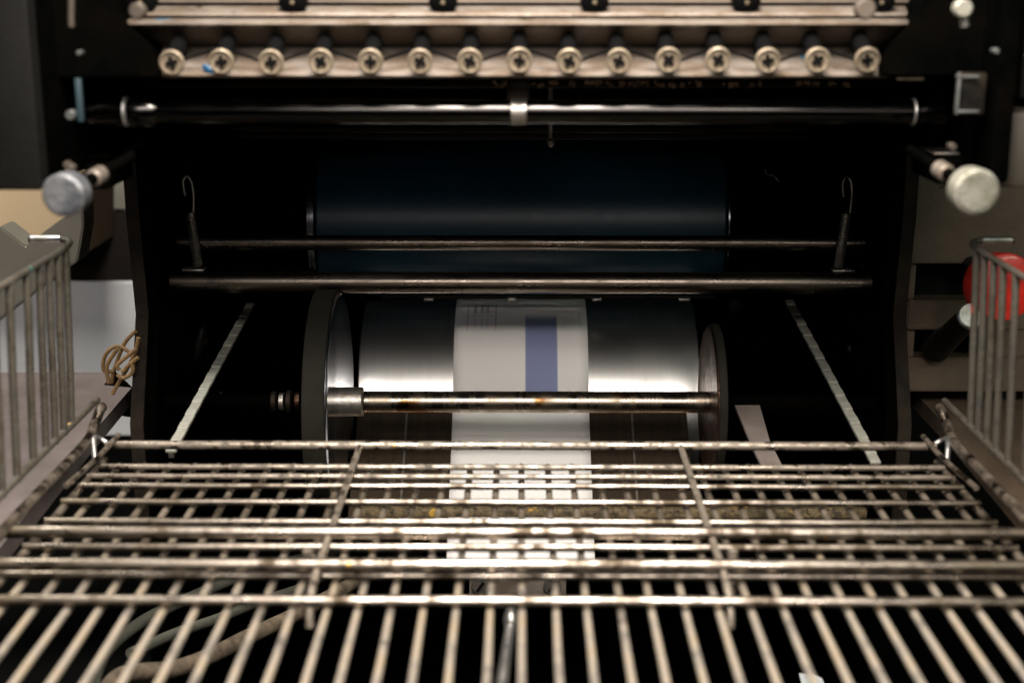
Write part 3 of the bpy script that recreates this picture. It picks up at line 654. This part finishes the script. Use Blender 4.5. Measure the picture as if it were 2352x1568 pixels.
# leather cord bundle
cg = T('cord_bundle', P(270, 878, 1.0), 'bundle of brown leather cord loops hanging by the left frame', 'cord')
cords = [[(312, 760), (285, 790), (262, 850), (256, 880)], [(262, 852), (238, 850), (242, 815), (268, 795), (300, 812), (308, 840)], [(318, 775), (310, 810), (290, 850), (272, 880), (258, 905)],
         [(250, 880), (246, 840), (270, 800)], [(280, 855), (300, 835), (318, 820)], [(268, 860), (285, 868), (305, 852), (300, 832)], [(275, 850), (270, 838), (296, 815), (314, 800)]]
for k, cpts in enumerate(cords):
    tube('cord_loop', smoothpts([P(u, v, .952-.003*k) for u, v in cpts], 6), .0014, M_cord, cg, 8)
# hoses under the tray
def hose(uvs, z0, z1, r, m, label):
    n = len(uvs)-1; pts = [Z(u, v, z0+(z1-z0)*i/n) for i, (u, v) in enumerate(uvs)]
    tagm(tube('air_hose', smoothpts(pts, 7), r, m, None, 14), label, 'hose', 'hoses under the wire tray')
hose([(210, 1640), (265, 1560), (320, 1543), (400, 1535), (480, 1507), (570, 1462), (660, 1420), (760, 1368), (860, 1310), (960, 1262)], -.10, -.16, .0052, M_hose, 'thick dirty brown hose curving under the wire grid')
hose([(215, 1560), (250, 1490), (330, 1425), (430, 1375), (560, 1320), (700, 1280), (820, 1250)], -.13, -.17, .0042, M_hoseg, 'thin dark hose curving farthest left under the wire grid')
hose([(300, 1500), (400, 1455), (500, 1420), (600, 1380), (700, 1345), (800, 1290)], -.12, -.17, .0035, M_hoseg, 'thin greenish hose lying just above the thick brown hose')
# lever under the tray
lev = T('polished_lever', Z(1170, 1430, -.06), 'polished steel lever with rounded end pointing down under the middle of the grid', 'lever')
h0 = Z(1174, 1424, -.045); h1 = Z(1148, 1600, -.060)
tube('lever_arm', [h0, h0.lerp(h1, .3), h1], [.0028, .0030, .0036], M_bright, lev, 16)
bm = bmesh.new(); bmesh.ops.create_uvsphere(bm, u_segments=24, v_segments=16, radius=.5); bmesh.ops.scale(bm, vec=(.0085, .014, .014), verts=bm.verts); done(bm, 'lever_end', M_bright, lev, loc=h0)
# bracket with two screws
br = T('screw_bracket', Z(1187, 1345, -.15), 'worn steel bracket with two slotted screws beneath the middle of the grid', 'bracket')
a = P(1078, 1318, .87); c = P(1300, 1372, .87)
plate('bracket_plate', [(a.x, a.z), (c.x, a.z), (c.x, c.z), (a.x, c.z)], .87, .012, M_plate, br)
for u in (1103, 1268):
    s_ = lathe('bracket_screw', [(0, 0), (0, .0052), (.0008, .0058), (.003, .0058)], P(u, 1347, .866), (0, 1, 0), M_steel, br, 24)
    box('screw_slot', P(u, 1347, .8655), (.0016, .0012, .0075), M_slot, s_, 0, Matrix.Rotation(.6, 3, 'Y'))
# crusted ledge
ld = T('crusted_ledge', P(1400, 1182, .99), 'low cross ledge crusted with golden dried ink, seen through the grid', 'ledge')
a = P(820, 1170, .93); c = P(1995, 1192, .93)
box('ledge_bar', ((a.x+c.x)/2, .94, (a.z+c.z)/2-.001), (c.x-a.x, .012, a.z-c.z), M_crust, ld, .001)
bm = bmesh.new()
for i in range(420):
    x = random.uniform(a.x, c.x); add_box(bm, (x, .933+random.uniform(0, .008), (a.z+c.z)/2+random.uniform(-.002, .0035)), (random.uniform(.0006, .002), .001, random.uniform(.0005, .0014)), Matrix.Rotation(random.uniform(0, 3), 3, 'Y'))
o = done(bm, 'ink_flakes', M_crust, ld, smooth=False); o['kind'] = 'stuff'
# paper scrap
bm = bmesh.new(); uv = [(1835, 1545), (1872, 1543), (1888, 1550), (1905, 1600), (1850, 1600)]
vs = [bm.verts.new(Z(u, v, -.12)+Vector((0, 0, random.uniform(-.002, .002)))) for u, v in uv]; bm.faces.new(vs)
r = bmesh.ops.extrude_face_region(bm, geom=list(bm.faces)); bmesh.ops.translate(bm, vec=(0, 0, -.0004), verts=[v for v in r['geom'] if isinstance(v, bmesh.types.BMVert)])
tagm(done(bm, 'paper_scrap', M_scrap, None, smooth=False), 'small torn grey paper scrap lying under the grid near the bottom edge', 'paper scrap')
# dark pan under the tray
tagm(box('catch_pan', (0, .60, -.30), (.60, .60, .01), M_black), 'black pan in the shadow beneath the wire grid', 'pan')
